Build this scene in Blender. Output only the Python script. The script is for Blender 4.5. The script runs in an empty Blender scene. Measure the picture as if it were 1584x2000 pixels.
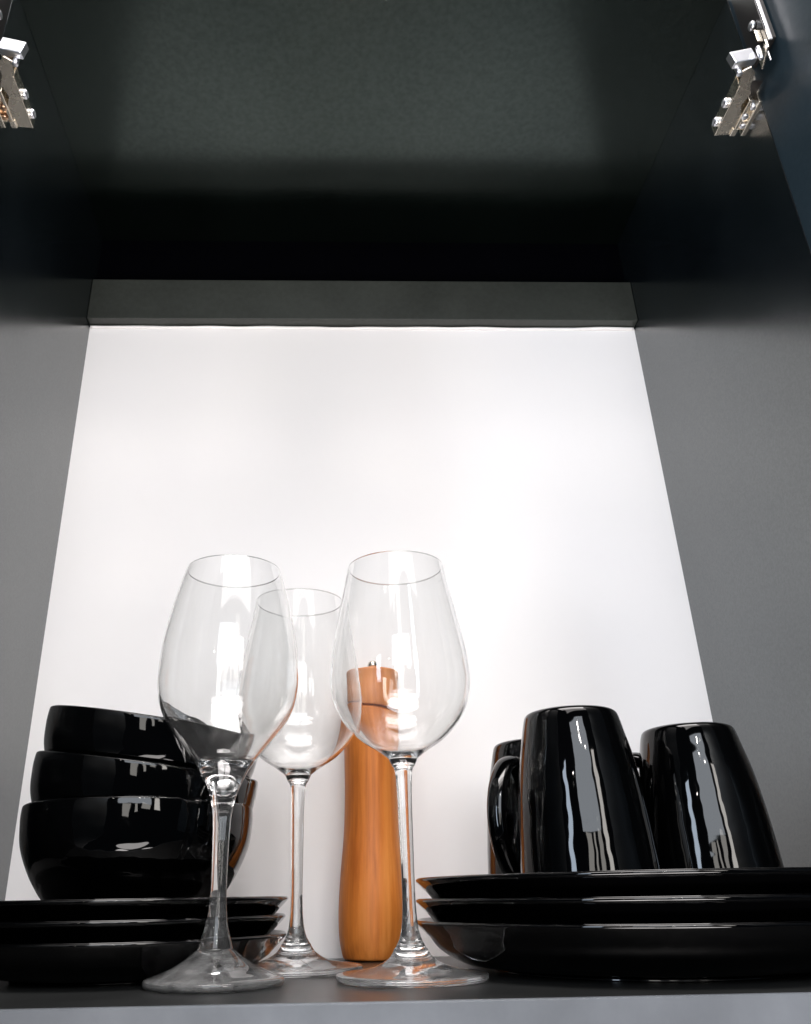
import bpy, bmesh, math, random
from mathutils import Vector, Matrix, noise

sc = bpy.context.scene
C = sc.collection
PI = math.pi

# ------------------------------------------------------------------ camera
f_px, pitch, yaw, roll = 1597.88, 0.43833, -0.03343, -0.01711
cp, sp, cy_, sy_ = math.cos(pitch), math.sin(pitch), math.cos(yaw), math.sin(yaw)
fwd = Vector((-sy_*cp, cy_*cp, sp)); rt = Vector((cy_, sy_, 0)); up = rt.cross(fwd)
c, s = math.cos(roll), math.sin(roll)
R_, U_ = rt*c + up*s, up*c - rt*s
cam_d = bpy.data.cameras.new('camera'); cam = bpy.data.objects.new('camera', cam_d); C.objects.link(cam)
cam_d.sensor_fit = 'VERTICAL'; cam_d.sensor_height = 24; cam_d.lens = f_px/2000*24
cam_d.shift_x = 106.35/2000; cam_d.clip_start = 0.01; cam_d.clip_end = 100
M = Matrix.Identity(4)
for i in range(3):
    M[i][0] = R_[i]; M[i][1] = U_[i]; M[i][2] = -fwd[i]
M[0][3], M[1][3], M[2][3] = -0.04012, -0.40849, 0.04141
cam.matrix_world = M
sc.camera = cam

# ------------------------------------------------------------------ world and lights
w = bpy.data.worlds.new('World'); sc.world = w; w.use_nodes = True
w.node_tree.nodes['Background'].inputs[0].default_value = (0.55, 0.75, 1.0, 1)
w.node_tree.nodes['Background'].inputs[1].default_value = 0.010

def area(name, x0, x1, z0, z1, y, rad, col, yaw_deg=0):
    d = bpy.data.lights.new(name, 'AREA'); d.shape = 'RECTANGLE'
    d.size = x1-x0; d.size_y = z1-z0
    d.energy = rad*PI*d.size*d.size_y        # radiance -> watts (one-sided lambertian panel)
    d.color = col
    o = bpy.data.objects.new(name, d); C.objects.link(o)
    o.location = ((x0+x1)/2, y, (z0+z1)/2)
    o.rotation_euler = (PI/2, 0, math.radians(yaw_deg)+0)   # -Z of the lamp looks along +Y
    return o
def tilt(o, deg):
    o.rotation_euler = (PI/2, math.radians(deg), 0)
area('window_light', -0.52, 0.48, 0.42, 1.30, -1.7, 2.3, (0.86, 0.92, 1.0))
area('window_light', 0.62, 0.86, 0.20, 1.05, -1.7, 4.2, (1.0, 0.955, 0.90))
area('window_light', -1.50, -1.16, -0.25, 1.05, -1.6, 5.0, (0.72, 0.84, 1.0))
tilt(area('window_light', -0.40, -0.14, -0.08, 0.41, -1.705, 1.9, (1.0, 0.96, 0.90)), 4)
tilt(area('window_light', 0.00, 0.09, 0.08, 0.41, -1.705, 2.2, (1.0, 0.96, 0.90)), -7)
tilt(area('window_light', 0.24, 0.44, 0.22, 0.43, -1.705, 2.0, (1.0, 0.96, 0.90)), 11)
def aimed(name, loc, target, sx, sy, rad, col):
    o = area(name, -sx/2, sx/2, -sy/2, sy/2, 0, rad, col)
    o.location = loc
    if name == 'low_fill':
        o.data.shape = 'ELLIPSE'; o.data.size *= 1.13; o.data.size_y *= 1.13
    o.rotation_euler = (Vector(target)-Vector(loc)).to_track_quat('-Z', 'Y').to_euler()
PINK = (1.0, 0.95, 0.935)
aimed('high_fill', (0.18, -0.88, 1.42), (-0.02, 0.25, 0.12), 1.3, 0.50, 1.5, PINK)  # this and the next two: added fill from above, evening the white back
aimed('high_fill', (-0.02, -0.62, 1.48), (0, 0.27, 0.10), 1.1, 0.52, 2.5, PINK)
aimed('high_fill', (-0.02, -0.45, 1.50), (0, 0.27, 0.10), 1.1, 0.36, 5.0, PINK)
aimed('low_fill', (-0.30, -0.80, -0.92), (-0.1, 0.25, 0.50), 0.50, 0.42, 5.0, PINK)  # these four: added fill from below for the upper white back
aimed('low_fill', (0.34, -0.82, -0.92), (0.1, 0.25, 0.50), 0.46, 0.36, 5.0, PINK)
aimed('low_fill', (0.00, -1.50, -1.00), (0, 0.25, 0.35), 1.00, 0.25, 3.0, PINK)
aimed('low_fill', (0.00, -0.60, -0.95), (0, 0.25, 0.60), 1.00, 0.30, 6.0, PINK)
for (x, y, z, e) in ((0.05, -1.35, 0.98, 1.6), (0.23, -1.4, 0.93, 1.0), (-0.62, -1.5, 0.75, 0.8)):
    d = bpy.data.lights.new('spot_bulb', 'POINT'); d.energy = e; d.shadow_soft_size = 0.018; d.color = (1, .95, .88)
    o = bpy.data.objects.new('spot_bulb', d); C.objects.link(o); o.location = (x, y, z)

vs = sc.view_settings
sc.display_settings.display_device = 'sRGB'
vs.view_transform = 'Standard'; vs.look = 'None'; vs.exposure = 1.22; vs.gamma = 1.0; vs.use_curve_mapping = False
cyc = sc.cycles
cyc.max_bounces = 24; cyc.transmission_bounces = 20; cyc.glossy_bounces = 8; cyc.diffuse_bounces = 4
cyc.transparent_max_bounces = 16
cyc.caustics_refractive = True; cyc.caustics_reflective = True; cyc.blur_glossy = 0.3
cyc.sample_clamp_indirect = 6.0

# ------------------------------------------------------------------ materials
def mat(name, col, rough=0.5, ior=1.5, **kw):
    m = bpy.data.materials.new(name); m.use_nodes = True
    b = m.node_tree.nodes['Principled BSDF']
    b.inputs['Base Color'].default_value = (*col, 1); b.inputs['Roughness'].default_value = rough
    b.inputs['IOR'].default_value = ior
    for k, v in kw.items():
        b.inputs[k.replace('_', ' ')].default_value = v
    return m, m.node_tree, b

def N(nt, t, **kw):
    n = nt.nodes.new(t)
    for k, v in kw.items():
        setattr(n, k, v)
    return n

def noise_tex(nt, scale, detail=3, sc3=(1, 1, 1), rough=0.55):
    tc = N(nt, 'ShaderNodeTexCoord'); mp = N(nt, 'ShaderNodeMapping'); mp.inputs['Scale'].default_value = sc3
    n = N(nt, 'ShaderNodeTexNoise'); n.inputs['Scale'].default_value = scale; n.inputs['Detail'].default_value = detail
    n.inputs['Roughness'].default_value = rough
    nt.links.new(tc.outputs['Object'], mp.inputs[0]); nt.links.new(mp.outputs[0], n.inputs['Vector'])
    return n

def ramp(nt, src, stops):
    r = N(nt, 'ShaderNodeValToRGB'); e = r.color_ramp.elements
    e[0].position, e[0].color = stops[0][0], (*stops[0][1], 1)
    e[1].position, e[1].color = stops[1][0], (*stops[1][1], 1)
    for p, col in stops[2:]:
        q = e.new(p); q.color = (*col, 1)
    nt.links.new(src, r.inputs[0]); return r

def maprange(nt, src, a, b, f0=0.3, f1=0.7):
    r = N(nt, 'ShaderNodeMapRange'); r.inputs[1].default_value = f0; r.inputs[2].default_value = f1
    r.inputs[3].default_value = a; r.inputs[4].default_value = b
    nt.links.new(src, r.inputs[0]); return r.outputs[0]

def bump(nt, b, src, strength, dist):
    bp = N(nt, 'ShaderNodeBump'); bp.inputs['Strength'].default_value = strength; bp.inputs['Distance'].default_value = dist
    nt.links.new(src, bp.inputs['Height']); nt.links.new(bp.outputs[0], b.inputs['Normal'])

def laminate(name, col, r0, r1, ior, tint=(1, 1, 1), bmp=0.0, gs=230, gc=0.78):
    m, nt, b = mat(name, col, r0, ior)
    big = noise_tex(nt, 9, 4); fine = noise_tex(nt, 420, 2)
    cr = ramp(nt, big.outputs[0], [(0.3, tuple(v*0.75 for v in col)), (0.7, tuple(v*1.3 for v in col))])
    nt.links.new(cr.outputs[0], b.inputs['Base Color'])
    nt.links.new(maprange(nt, big.outputs[0], r0, r1), b.inputs['Roughness'])
    grain = noise_tex(nt, gs, 3)
    tr = ramp(nt, grain.outputs[0], [(0.32, tuple(v*gc for v in tint)), (0.66, tint)])
    nt.links.new(tr.outputs[0], b.inputs['Specular Tint'])
    if bmp: bump(nt, b, fine.outputs[0], bmp, 0.0004)
    return m
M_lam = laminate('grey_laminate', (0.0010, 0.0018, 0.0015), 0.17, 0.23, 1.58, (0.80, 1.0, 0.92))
M_side = laminate('grey_side_laminate', (0.0026, 0.0046, 0.0062), 0.19, 0.25, 2.35, (0.945, 0.99, 0.985), gs=520, gc=0.84)
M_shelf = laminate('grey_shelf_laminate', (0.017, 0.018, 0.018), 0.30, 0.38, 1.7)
M_edge = laminate('edge_banding', (0.100, 0.108, 0.120), 0.30, 0.38, 1.5, bmp=0.06)
M_rail = laminate('grey_rail', (0.022, 0.024, 0.020), 0.34, 0.42, 1.5)
M_dark = laminate('shaded_back', (0.0006, 0.0006, 0.0012), 0.5, 0.6, 1.06)  # near-black base stands in for shade in the recess above the rail
M_door = laminate('door_laminate', (0.010, 0.019, 0.026), 0.32, 0.40, 1.5)

M_white, nt, b = mat('white_panel', (0.80, 0.79, 0.78), 0.35)
n1 = noise_tex(nt, 3.5, 3)
cr = ramp(nt, n1.outputs[0], [(0.3, (0.81, 0.785, 0.785)), (0.7, (0.835, 0.805, 0.79))])
nt.links.new(cr.outputs[0], b.inputs['Base Color'])
n2 = noise_tex(nt, 160, 3); bump(nt, b, n2.outputs[0], 0.08, 0.0008)

M_black, nt, b = mat('black_glaze', (0.0005, 0.0005, 0.0006), 0.045, 1.48)
n1 = noise_tex(nt, 18, 3); bump(nt, b, n1.outputs[0], 0.36, 0.004)
n3 = noise_tex(nt, 60, 3); nt.links.new(maprange(nt, n3.outputs[0], 0.02, 0.055), b.inputs['Roughness'])

def glass(name, clear):
    m, nt, b = mat(name, (0.988, 0.993, 0.990), 0.0, 1.44, Transmission_Weight=clear)
    n1 = noise_tex(nt, 30, 2, (1, 1, 0.4)); bump(nt, b, n1.outputs[0], 0.10, 0.0022)
    n2 = noise_tex(nt, 75, 4, (1, 1, 0.5), 0.7)                                  # patchy milky haze put in to brighten the glass
    nt.links.new(maprange(nt, n2.outputs[0], clear-(1-clear)*0.6, min(1.0, clear+(1-clear)*0.8), 0.35, 0.65), b.inputs['Transmission Weight'])
    return m
M_glass = glass('clear_glass', 0.990); M_stem = glass('stem_glass', 0.975); M_foot = glass('foot_glass', 0.955); M_foot2 = glass('thick_foot_glass', 0.93)

M_metal, nt, b = mat('nickel', (0.74, 0.68, 0.58), 0.22, 1.5, Metallic=1.0)
n1 = noise_tex(nt, 120, 3); nt.links.new(maprange(nt, n1.outputs[0], 0.22, 0.30), b.inputs['Roughness'])
M_bright, nt, b = mat('zinc_cast', (0.85, 0.86, 0.90), 0.34, 1.5, Metallic=1.0)
M_cavity, nt, b = mat('cavity_shade', (0.01, 0.009, 0.009), 0.4, 1.5)  # near-black colour stands in for shade in the hinge hollows
M_copper, nt, b = mat('worn_screw', (0.55, 0.36, 0.24), 0.28, 1.5, Metallic=1.0)

def wood(name, dark, mid, light):
    m, nt, b = mat(name, mid, 0.48, 1.42, Coat_Weight=0.06, Coat_Roughness=0.25)
    warp = noise_tex(nt, 7, 2, (1, 1, 0.35))
    g1 = noise_tex(nt, 75, 6, (1, 1, 0.05), 0.66)
    g2 = noise_tex(nt, 260, 3, (1, 1, 0.035))
    a = N(nt, 'ShaderNodeMath', operation='MULTIPLY_ADD'); a.inputs[1].default_value = 0.45
    nt.links.new(g2.outputs[0], a.inputs[0]); nt.links.new(g1.outputs[0], a.inputs[2])
    a2 = N(nt, 'ShaderNodeMath', operation='MULTIPLY_ADD'); a2.inputs[1].default_value = 0.5
    nt.links.new(warp.outputs[0], a2.inputs[0]); nt.links.new(a.outputs[0], a2.inputs[2])
    cr = ramp(nt, a2.outputs[0], [(0.72, dark), (1.22, light), (0.95, mid)])
    mr = N(nt, 'ShaderNodeMapRange'); mr.inputs[1].default_value = 0.6; mr.inputs[2].default_value = 1.35
    nt.links.new(a2.outputs[0], mr.inputs[0])
    nt.links.new(mr.outputs[0], cr.inputs[0])
    e = cr.color_ramp.elements
    e[0].position = 0.22; e[1].position = 0.50; e[2].position = 0.80
    nt.links.new(cr.outputs[0], b.inputs['Base Color'])
    bump(nt, b, g2.outputs[0], 0.15, 0.0005)
    return m
M_wood = wood('cherry_wood', (0.46, 0.118, 0.016), (0.68, 0.205, 0.032), (0.80, 0.300, 0.068))
M_wood2 = wood('cherry_cap_wood', (0.46, 0.145, 0.038), (0.64, 0.235, 0.075), (0.76, 0.33, 0.12))

# ------------------------------------------------------------------ helpers
def obj(name, bm, m, parent=None, smooth=True):
    bmesh.ops.recalc_face_normals(bm, faces=bm.faces[:])
    me = bpy.data.meshes.new(name); bm.to_mesh(me); bm.free()
    me.materials.append(m)
    for p in me.polygons:
        p.use_smooth = smooth
    o = bpy.data.objects.new(name, me); C.objects.link(o); o.parent = parent
    return o

def thing(name, label, cat, loc=(0, 0, 0), rot=(0, 0, 0), group=None):
    o = bpy.data.objects.new(name, None); C.objects.link(o)
    o.location = loc; o.rotation_euler = rot; o.empty_display_size = 0.02
    tag(o, label, cat, group); return o

def tag(o, label, cat, group=None):
    o['label'] = label; o['category'] = cat
    if group: o['group'] = group
    return o

def box(bm, x0, x1, y0, y1, z0, z1, bev=0.0):
    r = bmesh.ops.create_cube(bm, size=1)
    vs_ = r['verts']
    for v in vs_:
        v.co = Vector(((x0+x1)/2+v.co.x*(x1-x0), (y0+y1)/2+v.co.y*(y1-y0), (z0+z1)/2+v.co.z*(z1-z0)))
    if bev:
        es = list({e for v in vs_ for e in v.link_edges})
        bmesh.ops.bevel(bm, geom=es, offset=bev, segments=2, affect='EDGES', profile=0.5)
    return bm

def catmull(pts, n=6):
    """smooth polyline through (r,z) points; a point given as (r,z,1) stays a sharp corner"""
    out = []; m = len(pts)
    for i in range(m-1):
        p1, p2 = pts[i], pts[i+1]
        p0 = pts[i-1] if i > 0 and len(p1) < 3 else p1
        p3 = pts[i+2] if i+2 < m and len(p2) < 3 else p2
        for k in range(n):
            t = k/n; t2, t3 = t*t, t*t*t
            out.append(tuple(0.5*((2*p1[j]) + (-p0[j]+p2[j])*t + (2*p0[j]-5*p1[j]+4*p2[j]-p3[j])*t2
                                  + (-p0[j]+3*p1[j]-3*p2[j]+p3[j])*t3) for j in (0, 1)))
    out.append((pts[-1][0], pts[-1][1]))
    return [(max(r, 0.0), z) for r, z in out]

def lathe(bm, prof, seg=96, wob=None):
    rings = []
    for r, z in prof:
        if r < 1e-6:
            rings.append([bm.verts.new((0, 0, z))])
        else:
            ring = []
            for k in range(seg):
                a = 2*PI*k/seg; q = r
                if wob: q = r*(1+wob*noise.noise(Vector((math.cos(a)*1.3, math.sin(a)*1.3, z*8))))
                ring.append(bm.verts.new((q*math.cos(a), q*math.sin(a), z)))
            rings.append(ring)
    for a, b_ in zip(rings, rings[1:]):
        for k in range(seg):
            k2 = (k+1) % seg
            if len(a) == 1 and len(b_) == 1: break
            if len(a) == 1: bm.faces.new((a[0], b_[k], b_[k2]))
            elif len(b_) == 1: bm.faces.new((a[k], a[k2], b_[0]))
            else: bm.faces.new((a[k], a[k2], b_[k2], b_[k]))
    return bm

def cyl(bm, p0, p1, r, seg=24, bev=0.0):
    p0, p1 = Vector(p0), Vector(p1); d = (p1-p0); L = d.length
    b2 = bmesh.new(); pr = [(0, 0), (r-bev, 0), (r, bev), (r, L-bev), (r-bev, L), (0, L)] if bev else [(0, 0), (r, 0), (r, L), (0, L)]
    lathe(b2, pr, seg)
    q = Vector((0, 0, 1)).rotation_difference(d.normalized()).to_matrix().to_4x4()
    b2.transform(Matrix.Translation(p0) @ q)
    me = bpy.data.meshes.new('t'); b2.to_mesh(me); b2.free(); bm.from_mesh(me); bpy.data.meshes.remove(me)

def dup(root, loc, rot=None, label=None):
    r = root.copy(); C.objects.link(r); r.location = loc
    if rot is not None: r.rotation_euler = rot
    if label: r['label'] = label
    for ch in list(root.children):
        k = ch.copy(); C.objects.link(k); k.parent = r
    return r

# ------------------------------------------------------------------ cabinet
W2, D, H = 0.28, 0.272, 0.6840
cab = thing('wall_cabinet', 'open dark grey kitchen wall cabinet with white back holding black dishes and wine glasses', 'cabinet')
T = 0.018
for sx in (-1, 1):
    bm = bmesh.new(); a, b_ = sorted((sx*W2, sx*(W2+T)))
    box(bm, a, b_, 0.0, D+0.02, -T, H+T, 0.0002)
    obj('side_panel', bm, M_side, cab, False)
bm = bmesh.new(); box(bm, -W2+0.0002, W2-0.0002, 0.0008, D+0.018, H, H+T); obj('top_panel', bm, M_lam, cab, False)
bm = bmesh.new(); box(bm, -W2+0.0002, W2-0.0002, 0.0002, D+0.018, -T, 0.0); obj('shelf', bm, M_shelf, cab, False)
bm = bmesh.new(); box(bm, -W2+0.0003, W2-0.0003, -0.0022, 0.0001, -T-0.0001, 0.0001, 0.0009)
obj('edge_strip', bm, M_edge, cab, False)
zr = 0.5695
bm = bmesh.new(); box(bm, -W2-0.001, W2+0.001, D, D+0.004, -0.002, zr); obj('back_panel', bm, M_white, cab, False)
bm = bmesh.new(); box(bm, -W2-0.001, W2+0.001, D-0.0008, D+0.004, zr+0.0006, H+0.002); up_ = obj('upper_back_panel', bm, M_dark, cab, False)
up_['label'] = 'upper strip of the back above the rail, its recess shade painted near black'
bm = bmesh.new(); box(bm, -W2+0.0002, W2-0.0002, D-0.013, D-0.0011, zr+0.0010, 0.6200, 0.0005); obj('mounting_rail', bm, M_rail, cab, False)
# ragged white caulk line under the rail
bm = bmesh.new(); random.seed(4); n = 160; rows = []
for i in range(n+1):
    x = -W2+0.001+(2*W2-0.002)*i/n
    h = 0.0016*max(0, noise.noise(Vector((x*16, 3.1, 0)))*1.6+0.35)
    dpt = 0.0010+0.0022*max(0, noise.noise(Vector((x*22, 9.1, 0)))+0.3)
    rows.append([bm.verts.new((x, D+0.0005, zr-0.0025)), bm.verts.new((x, D-dpt, zr-0.0015)),
                 bm.verts.new((x, D-dpt-0.0006, zr-0.0003+h*0.3)), bm.verts.new((x, D+0.0005, zr+0.0003+h*0.2))])
for a, b_ in zip(rows, rows[1:]):
    for k in range(4): bm.faces.new((a[k], b_[k], b_[(k+1) % 4], a[(k+1) % 4]))
bm.faces.new(rows[0]); bm.faces.new(rows[-1])
obj('sealant_bead', bm, M_white, cab)

# doors: hinged on the outer front edges and swung a little past square
for sx in (-1, 1):
    bm = bmesh.new(); L = 0.27; box(bm, 0.0, 0.018, -L, 0.0, -T, H+T, 0.0008)
    if sx < 0: bm.transform(Matrix.Scale(-1, 4, (1, 0, 0)))
    d_ = obj('door', bm, M_door, cab, False)
    d_.location = (sx*(W2-0.0004), -0.0006, 0); d_.rotation_euler = (0, 0, sx*math.radians(5))

# hinges, modelled for the right side and mirrored for the left
def hinge(sx):
    zc = 0.0
    X = lambda v: sx*v
    def fin(bm):
        if sx < 0: bm.transform(Matrix.Scale(-1, 4, (1, 0, 0)))
        return bm
    # the arm is a folded channel: outer web parallel to the wall, lower and upper flange
    bm = bmesh.new()
    def poly(pts, z0, z1):
        lo = [bm.verts.new((x, y, z0)) for x, y in pts]; hi = [bm.verts.new((x, y, z1)) for x, y in pts]
        bm.faces.new(lo); bm.faces.new(hi)
        for i in range(len(pts)):
            j = (i+1) % len(pts); bm.faces.new((lo[i], lo[j], hi[j], hi[i]))
    fl = [(0.2597, 0.0305), (0.2707, 0.0292), (0.2712, 0.012), (0.2676, 0.004), (0.2700, -0.006), (0.2668, -0.012), (0.2655, -0.0225),
          (0.2605, -0.0270), (0.2560, -0.0235), (0.2585, -0.010)]
    poly(fl, 0.5660, 0.5671); poly(fl, 0.5755, 0.5766)
    box(bm, 0.2586, 0.2600, -0.012, 0.0305, 0.5655, 0.5770, 0.0004)
    arm = obj('hinge', fin(bm), M_metal, cab, False)
    def sub(name, bm, m, smooth=False):
        o = obj(name, fin(bm), m, arm, smooth); return o
    bm = bmesh.new(); box(bm, 0.2712, 0.2738, -0.001, 0.0270, 0.5650, 0.5775, 0.0005)
    box(bm, 0.2698, 0.2746, 0.0235, 0.0300, 0.5645, 0.5780, 0.0008); sub('adjusting_slide', bm, M_metal)
    bm = bmesh.new(); box(bm, 0.2782, 0.2802, -0.001, 0.0292, 0.5640, 0.5990, 0.0005)
    box(bm, 0.2740, 0.2784, 0.004, 0.0285, 0.5700, 0.5740, 0.0004); sub('mounting_plate', bm, M_metal)
    bm = bmesh.new(); box(bm, 0.2700, 0.2790, -0.010, 0.024, 0.5745, 0.5752); sub('inner_channel', bm, M_cavity)
    # link: bright cast block between arm and cup
    bm = bmesh.new(); box(bm, -0.0090, 0.0090, -0.0030, 0.0030, -0.0052, 0.0052, 0.0008)
    bm.transform(Matrix.Translation((0.2555, -0.0270, 0.5748)) @ Matrix.Rotation(math.radians(-17), 4, 'Y') @ Matrix.Rotation(math.radians(6), 4, 'X'))
    sub('link', bm, M_bright)
    bm = bmesh.new(); box(bm, -0.0008, 0.0008, -0.012, 0.006, -0.0040, 0.0040, 0.0004)
    bm.transform(Matrix.Translation((0.2700, -0.0285, 0.5735)) @ Matrix.Rotation(math.radians(-15), 4, 'Z'))
    sub('link_plate', bm, M_metal)
    bm = bmesh.new(); box(bm, 0.2738, 0.2764, -0.0355, -0.0340, 0.5850, 0.6640, 0.0004); sub('cup_flange', bm, M_bright)
    bm = bmesh.new(); box(bm, 0.2735, 0.2755, -0.0338, -0.0120, 0.5850, 0.6640, 0.0004)
    box(bm, 0.2758, 0.2812, -0.0330, -0.0130, 0.5900, 0.6600, 0.0004); sub('cup', bm, M_cavity)  # dark boxes, shade of the flange face put into their colour
    bm = bmesh.new(); box(bm, 0.2712, 0.2722, -0.0330, -0.0318, 0.5660, 0.5840, 0.0003); sub('cup_bracket', bm, M_bright)
    bm = bmesh.new(); cyl(bm, (0.2700, -0.0260, 0.6120), (0.2734, -0.0260, 0.6120), 0.0034, 20, 0.0008); sub('screw', bm, M_bright, True)
    bm = bmesh.new(); box(bm, 0.2690, 0.2733, -0.0300, -0.0288, 0.5900, 0.6020, 0.0003); sub('spring', bm, M_metal)
    for (x, y, z, r) in ((0.2585, 0.006, 0.5713, 0.0034), (0.2585, 0.0225, 0.5713, 0.0034)):
        bm = bmesh.new(); cyl(bm, (x-0.0026, y, z), (x+0.001, y, z), r, 20, 0.0008)
        box(bm, x-0.0028, x-0.0020, y-r*0.8, y+r*0.8, z-0.0004, z+0.0004); sub('screw', bm, M_bright, True)
    for (x, y, z, r) in ((0.2745, 0.013, 0.5655, 0.0026), (0.2765, 0.021, 0.5655, 0.0024), (0.2765, 0.0045, 0.5650, 0.0022)):
        bm = bmesh.new(); cyl(bm, (x, y, z-0.0012), (x, y, z+0.006), r, 16, 0.0006); sub('screw', bm, M_copper if sx < 0 else M_bright, True)
    bm = bmesh.new(); cyl(bm, (0.2545, -0.0215, 0.5655), (0.2545, -0.0215, 0.5790), 0.0022, 16, 0.0004)
    cyl(bm, (0.2650, -0.0330, 0.5665), (0.2650, -0.0330, 0.5790), 0.0016, 16, 0.0004); sub('pin', bm, M_bright, True)
    return arm
hinge(1); hinge(-1)

# ------------------------------------------------------------------ black dinner plates (right) and soup plates (left)
def plate_profile(R, foot, h, t=0.0035):
    """closed (r,z) outline of a deep coupe plate standing on z=0"""
    return catmull([(0, 0.0015, 1), (foot-0.005, 0.0015, 1), (foot-0.004, 0.0, 1), (foot-0.001, 0.0, 1), (foot+0.001, 0.0022),
        (R-(R-foot)*0.62, h*0.14), (R-(R-foot)*0.32, h*0.40), (R-0.0080, h-0.0094), (R-0.0014, h-0.0030), (R, h-0.0012), (R-0.0006, h-0.0001),
        (R-0.0018, h-0.0005), (R-0.0085, h-0.0068), (R-(R-foot)*0.42, h*0.40+t*0.9), (R-(R-foot)*0.75, h*0.14+t), (foot-0.010, 0.0015+t), (0, 0.0015+t, 1)], 6)

bm = bmesh.new(); lathe(bm, plate_profile(0.135, 0.090, 0.0270), 160)
p0 = obj('dinner_plate', bm, M_black); p0.location = (0.1485, 0.140, 0.0002)
tag(p0, 'bottom plate of the wide black stack under the upturned mugs', 'plate', 'black dinner plates stacked on the right')
for z, lab, dx in ((0.01160, 'middle plate of the wide black stack under the upturned mugs', 0.0006),
                   (0.02300, 'top plate of the wide black stack, carrying the upturned mugs', 0.0010)):
    p = dup(p0, (0.1485+dx, 0.140-dx, z+0.0002), (0, 0, dx*900), lab)

bm = bmesh.new(); lathe(bm, plate_profile(0.100, 0.062, 0.0215), 144)
q0 = obj('soup_plate', bm, M_black); q0.location = (-0.1652, 0.155, 0.0002)
tag(q0, 'bottom plate of the smaller black stack under the three bowls', 'plate', 'small black plates stacked on the left')
for z, lab, dx in ((0.01000, 'middle plate of the smaller black stack under the three bowls', -0.0008),
                   (0.01990, 'top plate of the smaller black stack, directly under the bowls', 0.0008)):
    dup(q0, (-0.1652+dx, 0.155, z+0.0002), (0, 0, dx*900), lab)

# ------------------------------------------------------------------ bowls
Rb, hb = 0.0704, 0.0680
bp_ = [(0, 0.0015, 1), (0.030, 0.0015, 1), (0.0305, 0.0, 1), (0.0345, 0.0, 1), (0.0365, 0.0035), (0.0490, 0.0120), (0.0600, 0.0260), (0.0680, 0.0430),
       (0.0703, 0.0570), (Rb, hb-0.0022), (Rb-0.0008, hb-0.0003), (Rb-0.0022, hb-0.0006), (0.0670, hb-0.006), (0.0640, 0.0430), (0.0570, 0.0270), (0.0450, 0.0135), (0.028, 0.0060), (0, 0.0055, 1)]
bm = bmesh.new(); lathe(bm, catmull(bp_, 7), 144, 0.004)
b0 = obj('bowl', bm, M_black); b0.location = (-0.1575, 0.142, 0.0256)
tag(b0, 'lowest and only level one of the three stacked black bowls', 'bowl', 'black bowls nested on the small plates')
def tilted(cx, cy, zrim, right, front, lab):
    """lean the bowl: its right side down by `right` degrees, its front down by `front`"""
    o = b0.copy(); C.objects.link(o); o['label'] = lab
    E_ = Matrix.Rotation(math.radians(front), 3, 'X') @ Matrix.Rotation(math.radians(right), 3, 'Y')
    o.rotation_euler = E_.to_euler()
    o.location = Vector((cx, cy, zrim)) - E_ @ Vector((0, 0, hb))
    return o
tilted(-0.1540, 0.142, 0.1185, 7.5, 4.0, 'middle bowl of the black stack, leaning down to the right')
b3 = tilted(-0.1510, 0.141, 0.1458, 8.5, 5.5, 'topmost bowl of the black stack, leaning behind the left wine glass')
b3.scale = (0.975, 0.975, 1)

# ------------------------------------------------------------------ mugs, upside down
def mug_body():
    prof = [(0, 0.0905, 1), (0.0200, 0.0905), (0.0222, 0.0925, 1), (0.0246, 0.0925), (0.0268, 0.0914), (0.0281, 0.0886), (0.0298, 0.0815), (0.0330, 0.0670), (0.0354, 0.0500),
            (0.0370, 0.0330), (0.0382, 0.0150), (0.0387, 0.0025), (0.0384, 0.0004), (0.0372, 0.0), (0.0360, 0.0012), (0.0350, 0.0150),
            (0.0336, 0.0400), (0.0300, 0.0650), (0.0262, 0.0800), (0.0200, 0.0855), (0, 0.0862, 1)]
    return lathe(bmesh.new(), catmull([(r, z*1.075) + tuple(k) for r, z, *k in prof], 6), 128)
def mug_handle():
    """ear from near the shoulder, sweeping out and back to the wall low down (mug is upside down)"""
    path = [(0.0290, 0.0820), (0.0360, 0.0835), (0.0455, 0.0790), (0.0550, 0.0660), (0.0590, 0.0490), (0.0560, 0.0330), (0.0480, 0.0205), (0.0420, 0.0170), (0.0365, 0.0165)]
    path = catmull(path, 6); bm = bmesh.new(); rings = []
    for i, (x, z) in enumerate(path):
        a = path[max(i-1, 0)]; b_ = path[min(i+1, len(path)-1)]
        tx, tz = b_[0]-a[0], b_[1]-a[1]; L = math.hypot(tx, tz); nx, nz = tz/L, -tx/L
        t = i/(len(path)-1); wy = 0.0062+0.0022*abs(2*t-1)**3; wn = 0.0040+0.0014*abs(2*t-1)**3
        ring = []
        for k in range(20):
            th = 2*PI*k/20; u = math.cos(th)*wn; v = math.sin(th)*wy
            ring.append(bm.verts.new((x+nx*u, v, z+nz*u)))
        rings.append(ring)
    for a, b_ in zip(rings, rings[1:]):
        for k in range(20): bm.faces.new((a[k], a[(k+1) % 20], b_[(k+1) % 20], b_[k]))
    bm.faces.new(rings[0]); bm.faces.new(rings[-1])
    return bm
ZM = 0.0345
m1 = thing('mug', 'nearest black mug, upside down on the plates, largest in view', 'mug', (0.1065, 0.087, ZM), (0, 0, math.radians(75)), 'black mugs upside down on the dinner plates')
obj('body', mug_body(), M_black, m1); obj('handle', mug_handle(), M_black, m1)
m1.scale = (1, 1, 1.05)
m2 = dup(m1, (0.1850, 0.108, ZM), (0, 0, math.radians(150)), 'upturned black mug on the right, beside the cabinet wall'); m2.scale = (1, 1, 0.985)
m3 = dup(m1, (0.1020, 0.1655, ZM), (0, 0, math.radians(229)), 'upturned black mug mostly hidden behind the nearest mug'); m3.scale = (1, 1, 1)

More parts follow.
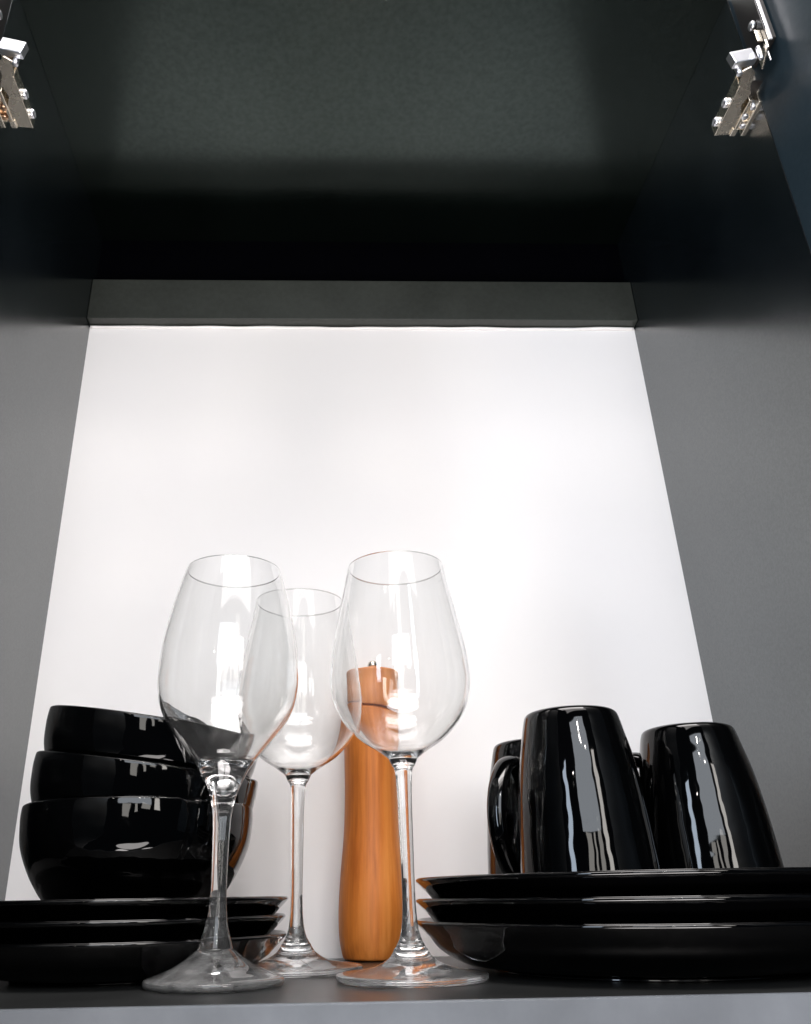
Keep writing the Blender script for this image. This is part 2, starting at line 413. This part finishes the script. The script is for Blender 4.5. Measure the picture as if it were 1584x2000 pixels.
# ------------------------------------------------------------------ pepper mill
mill = thing('pepper_mill', 'tall orange wooden pepper mill with a waist, standing behind the right wine glass', 'pepper mill', (-0.0088, 0.2445, 0.0003), (0, math.radians(1.2), math.radians(20)))
bp = [(0, 0.0005, 1), (0.0160, 0.0, 1), (0.0196, 0.0006), (0.0212, 0.0035), (0.0232, 0.0130), (0.0240, 0.0260), (0.0237, 0.0400), (0.0224, 0.0600), (0.0209, 0.0780), (0.0202, 0.0950),
      (0.0201, 0.1150), (0.0206, 0.1350), (0.0212, 0.1520), (0.0215, 0.1640), (0.0212, 0.1656), (0.0200, 0.1662, 1), (0.0180, 0.1662, 1), (0.0180, 0.1676, 1), (0, 0.1676, 1)]
obj('body', lathe(bmesh.new(), catmull(bp, 6), 96), M_wood, mill)
cpf = [(0, 0.1676, 1), (0.0204, 0.1676, 1), (0.0216, 0.1686), (0.0218, 0.1780), (0.0213, 0.1870), (0.0212, 0.1940), (0.0217, 0.2004), (0.0212, 0.2020), (0.0188, 0.2027), (0.0100, 0.2028), (0, 0.2029, 1)]
cap = obj('cap', lathe(bmesh.new(), catmull(cpf, 6), 96), M_wood2, mill)
cap.location = (0.0, 0, 0.0006); cap.rotation_euler = (0, 0.004, 0)
kp = [(0, 0.2026, 1), (0.0042, 0.2026, 1), (0.0042, 0.2040), (0.0030, 0.2044), (0.0030, 0.2056), (0.0042, 0.2072), (0.0046, 0.2096), (0.0037, 0.2120), (0.0018, 0.2131), (0, 0.2132, 1)]
obj('nut', lathe(bmesh.new(), catmull(kp, 5), 40), M_metal, cap)

# ------------------------------------------------------------------ wine glasses
def split_glass(name, label, outer, inner, i_foot, i_stem, loc, mats, rotz=0, tw=5):
    """outer runs foot centre -> rim, inner rim -> bottom; cut into foot, stem and bowl skins that join ring to ring"""
    t = thing(name, label, 'wine glass', loc, (0, 0, rotz), 'wine glasses at the front of the shelf')
    foot = catmull(outer, tw)[:i_foot*tw+1]; stem = catmull(outer, tw)[i_foot*tw:i_stem*tw+1]; rest = catmull(outer+inner, tw)[i_stem*tw:]
    for nm, pr, gm in (('bowl', rest, M_glass), ('stem', stem, mats[0]), ('foot', foot, mats[1])):
        bm = lathe(bmesh.new(), pr, 128)
        # consistent outward direction: profile runs upward on the outside
        me = bpy.data.meshes.new(nm); 
        bm.normal_update()
        bm.to_mesh(me); bm.free(); me.materials.append(gm)
        for p in me.polygons: p.use_smooth = True
        o = bpy.data.objects.new(nm, me); C.objects.link(o); o.parent = t
    return t
# glass with the slim drawn stem
oA = [(0, 0.0012, 1), (0.030, 0.0006), (0.0380, 0.0002), (0.0400, 0.0010), (0.0403, 0.0024), (0.0393, 0.0038), (0.0300, 0.0048), (0.0190, 0.0072), (0.0125, 0.0105), (0.0098, 0.0135),   # 9
      (0.0090, 0.0152, 1), (0.0082, 0.0160, 1), (0.0060, 0.0200), (0.0045, 0.0260), (0.0037, 0.0360), (0.0036, 0.0500), (0.0038, 0.0680), (0.0041, 0.0900), (0.0050, 0.1060),  # 18
      (0.0066, 0.1096), (0.0078, 0.1120), (0.0090, 0.1142), (0.0150, 0.1185), (0.0255, 0.1255), (0.0345, 0.1350), (0.0400, 0.1450), (0.0424, 0.1560), (0.0424, 0.1660), (0.0406, 0.1810), (0.0375, 0.1980), (0.0338, 0.2170), (0.0310, 0.2318)]
iA = [(0.0307, 0.2325), (0.0302, 0.2318), (0.0329, 0.2170), (0.0366, 0.1980), (0.0396, 0.1810), (0.0414, 0.1660), (0.0414, 0.1565), (0.0389, 0.1458), (0.0330, 0.1360), (0.0240, 0.1266), (0.0140, 0.1196), (0.0065, 0.1162), (0, 0.1154, 1)]
gA = split_glass('wine_glass', 'right wine glass of the front pair, standing before the pepper mill', oA, iA, 10, 19, (0.0045, 0.0868, 0.0), (M_stem, M_foot))
dup(gA, (-0.0592, 0.1543, 0.0), (0, 0, 1.0), 'wine glass standing further back, between the two front glasses')
# glass with the thick flared stem
oB = [(0, 0.0060, 1), (0.012, 0.0048), (0.026, 0.0020), (0.0335, 0.0005), (0.0355, 0.0008), (0.0362, 0.0025), (0.0352, 0.0044), (0.0300, 0.0060), (0.0220, 0.0090), (0.0150, 0.0130),    # 9
      (0.0102, 0.0166, 1), (0.0092, 0.0174, 1), (0.0078, 0.0220), (0.0056, 0.0300), (0.0044, 0.0440), (0.0043, 0.0600), (0.0048, 0.0760), (0.0060, 0.0870), (0.0085, 0.0960), (0.0125, 0.1045),  # 19
      (0.0165, 0.1110), (0.0200, 0.1152), (0.0262, 0.1225), (0.0330, 0.1310), (0.0384, 0.1410), (0.0409, 0.1520), (0.0414, 0.1610), (0.0402, 0.1800), (0.0374, 0.1960), (0.0335, 0.2130), (0.0297, 0.2262)]
iB = [(0.0294, 0.2268), (0.0289, 0.2262), (0.0326, 0.2130), (0.0364, 0.1960), (0.0392, 0.1800), (0.0403, 0.1610), (0.0396, 0.1525), (0.0370, 0.1425), (0.0312, 0.1328), (0.0242, 0.1242), (0.0185, 0.1172), (0.0140, 0.1118), (0.0075, 0.1092), (0, 0.1088, 1)]
gB = split_glass('wine_glass', 'left wine glass of the front pair, with thick flared stem before the bowls', oB, iB, 10, 19, (-0.0985, 0.0767, 0.0), (M_stem, M_foot2))
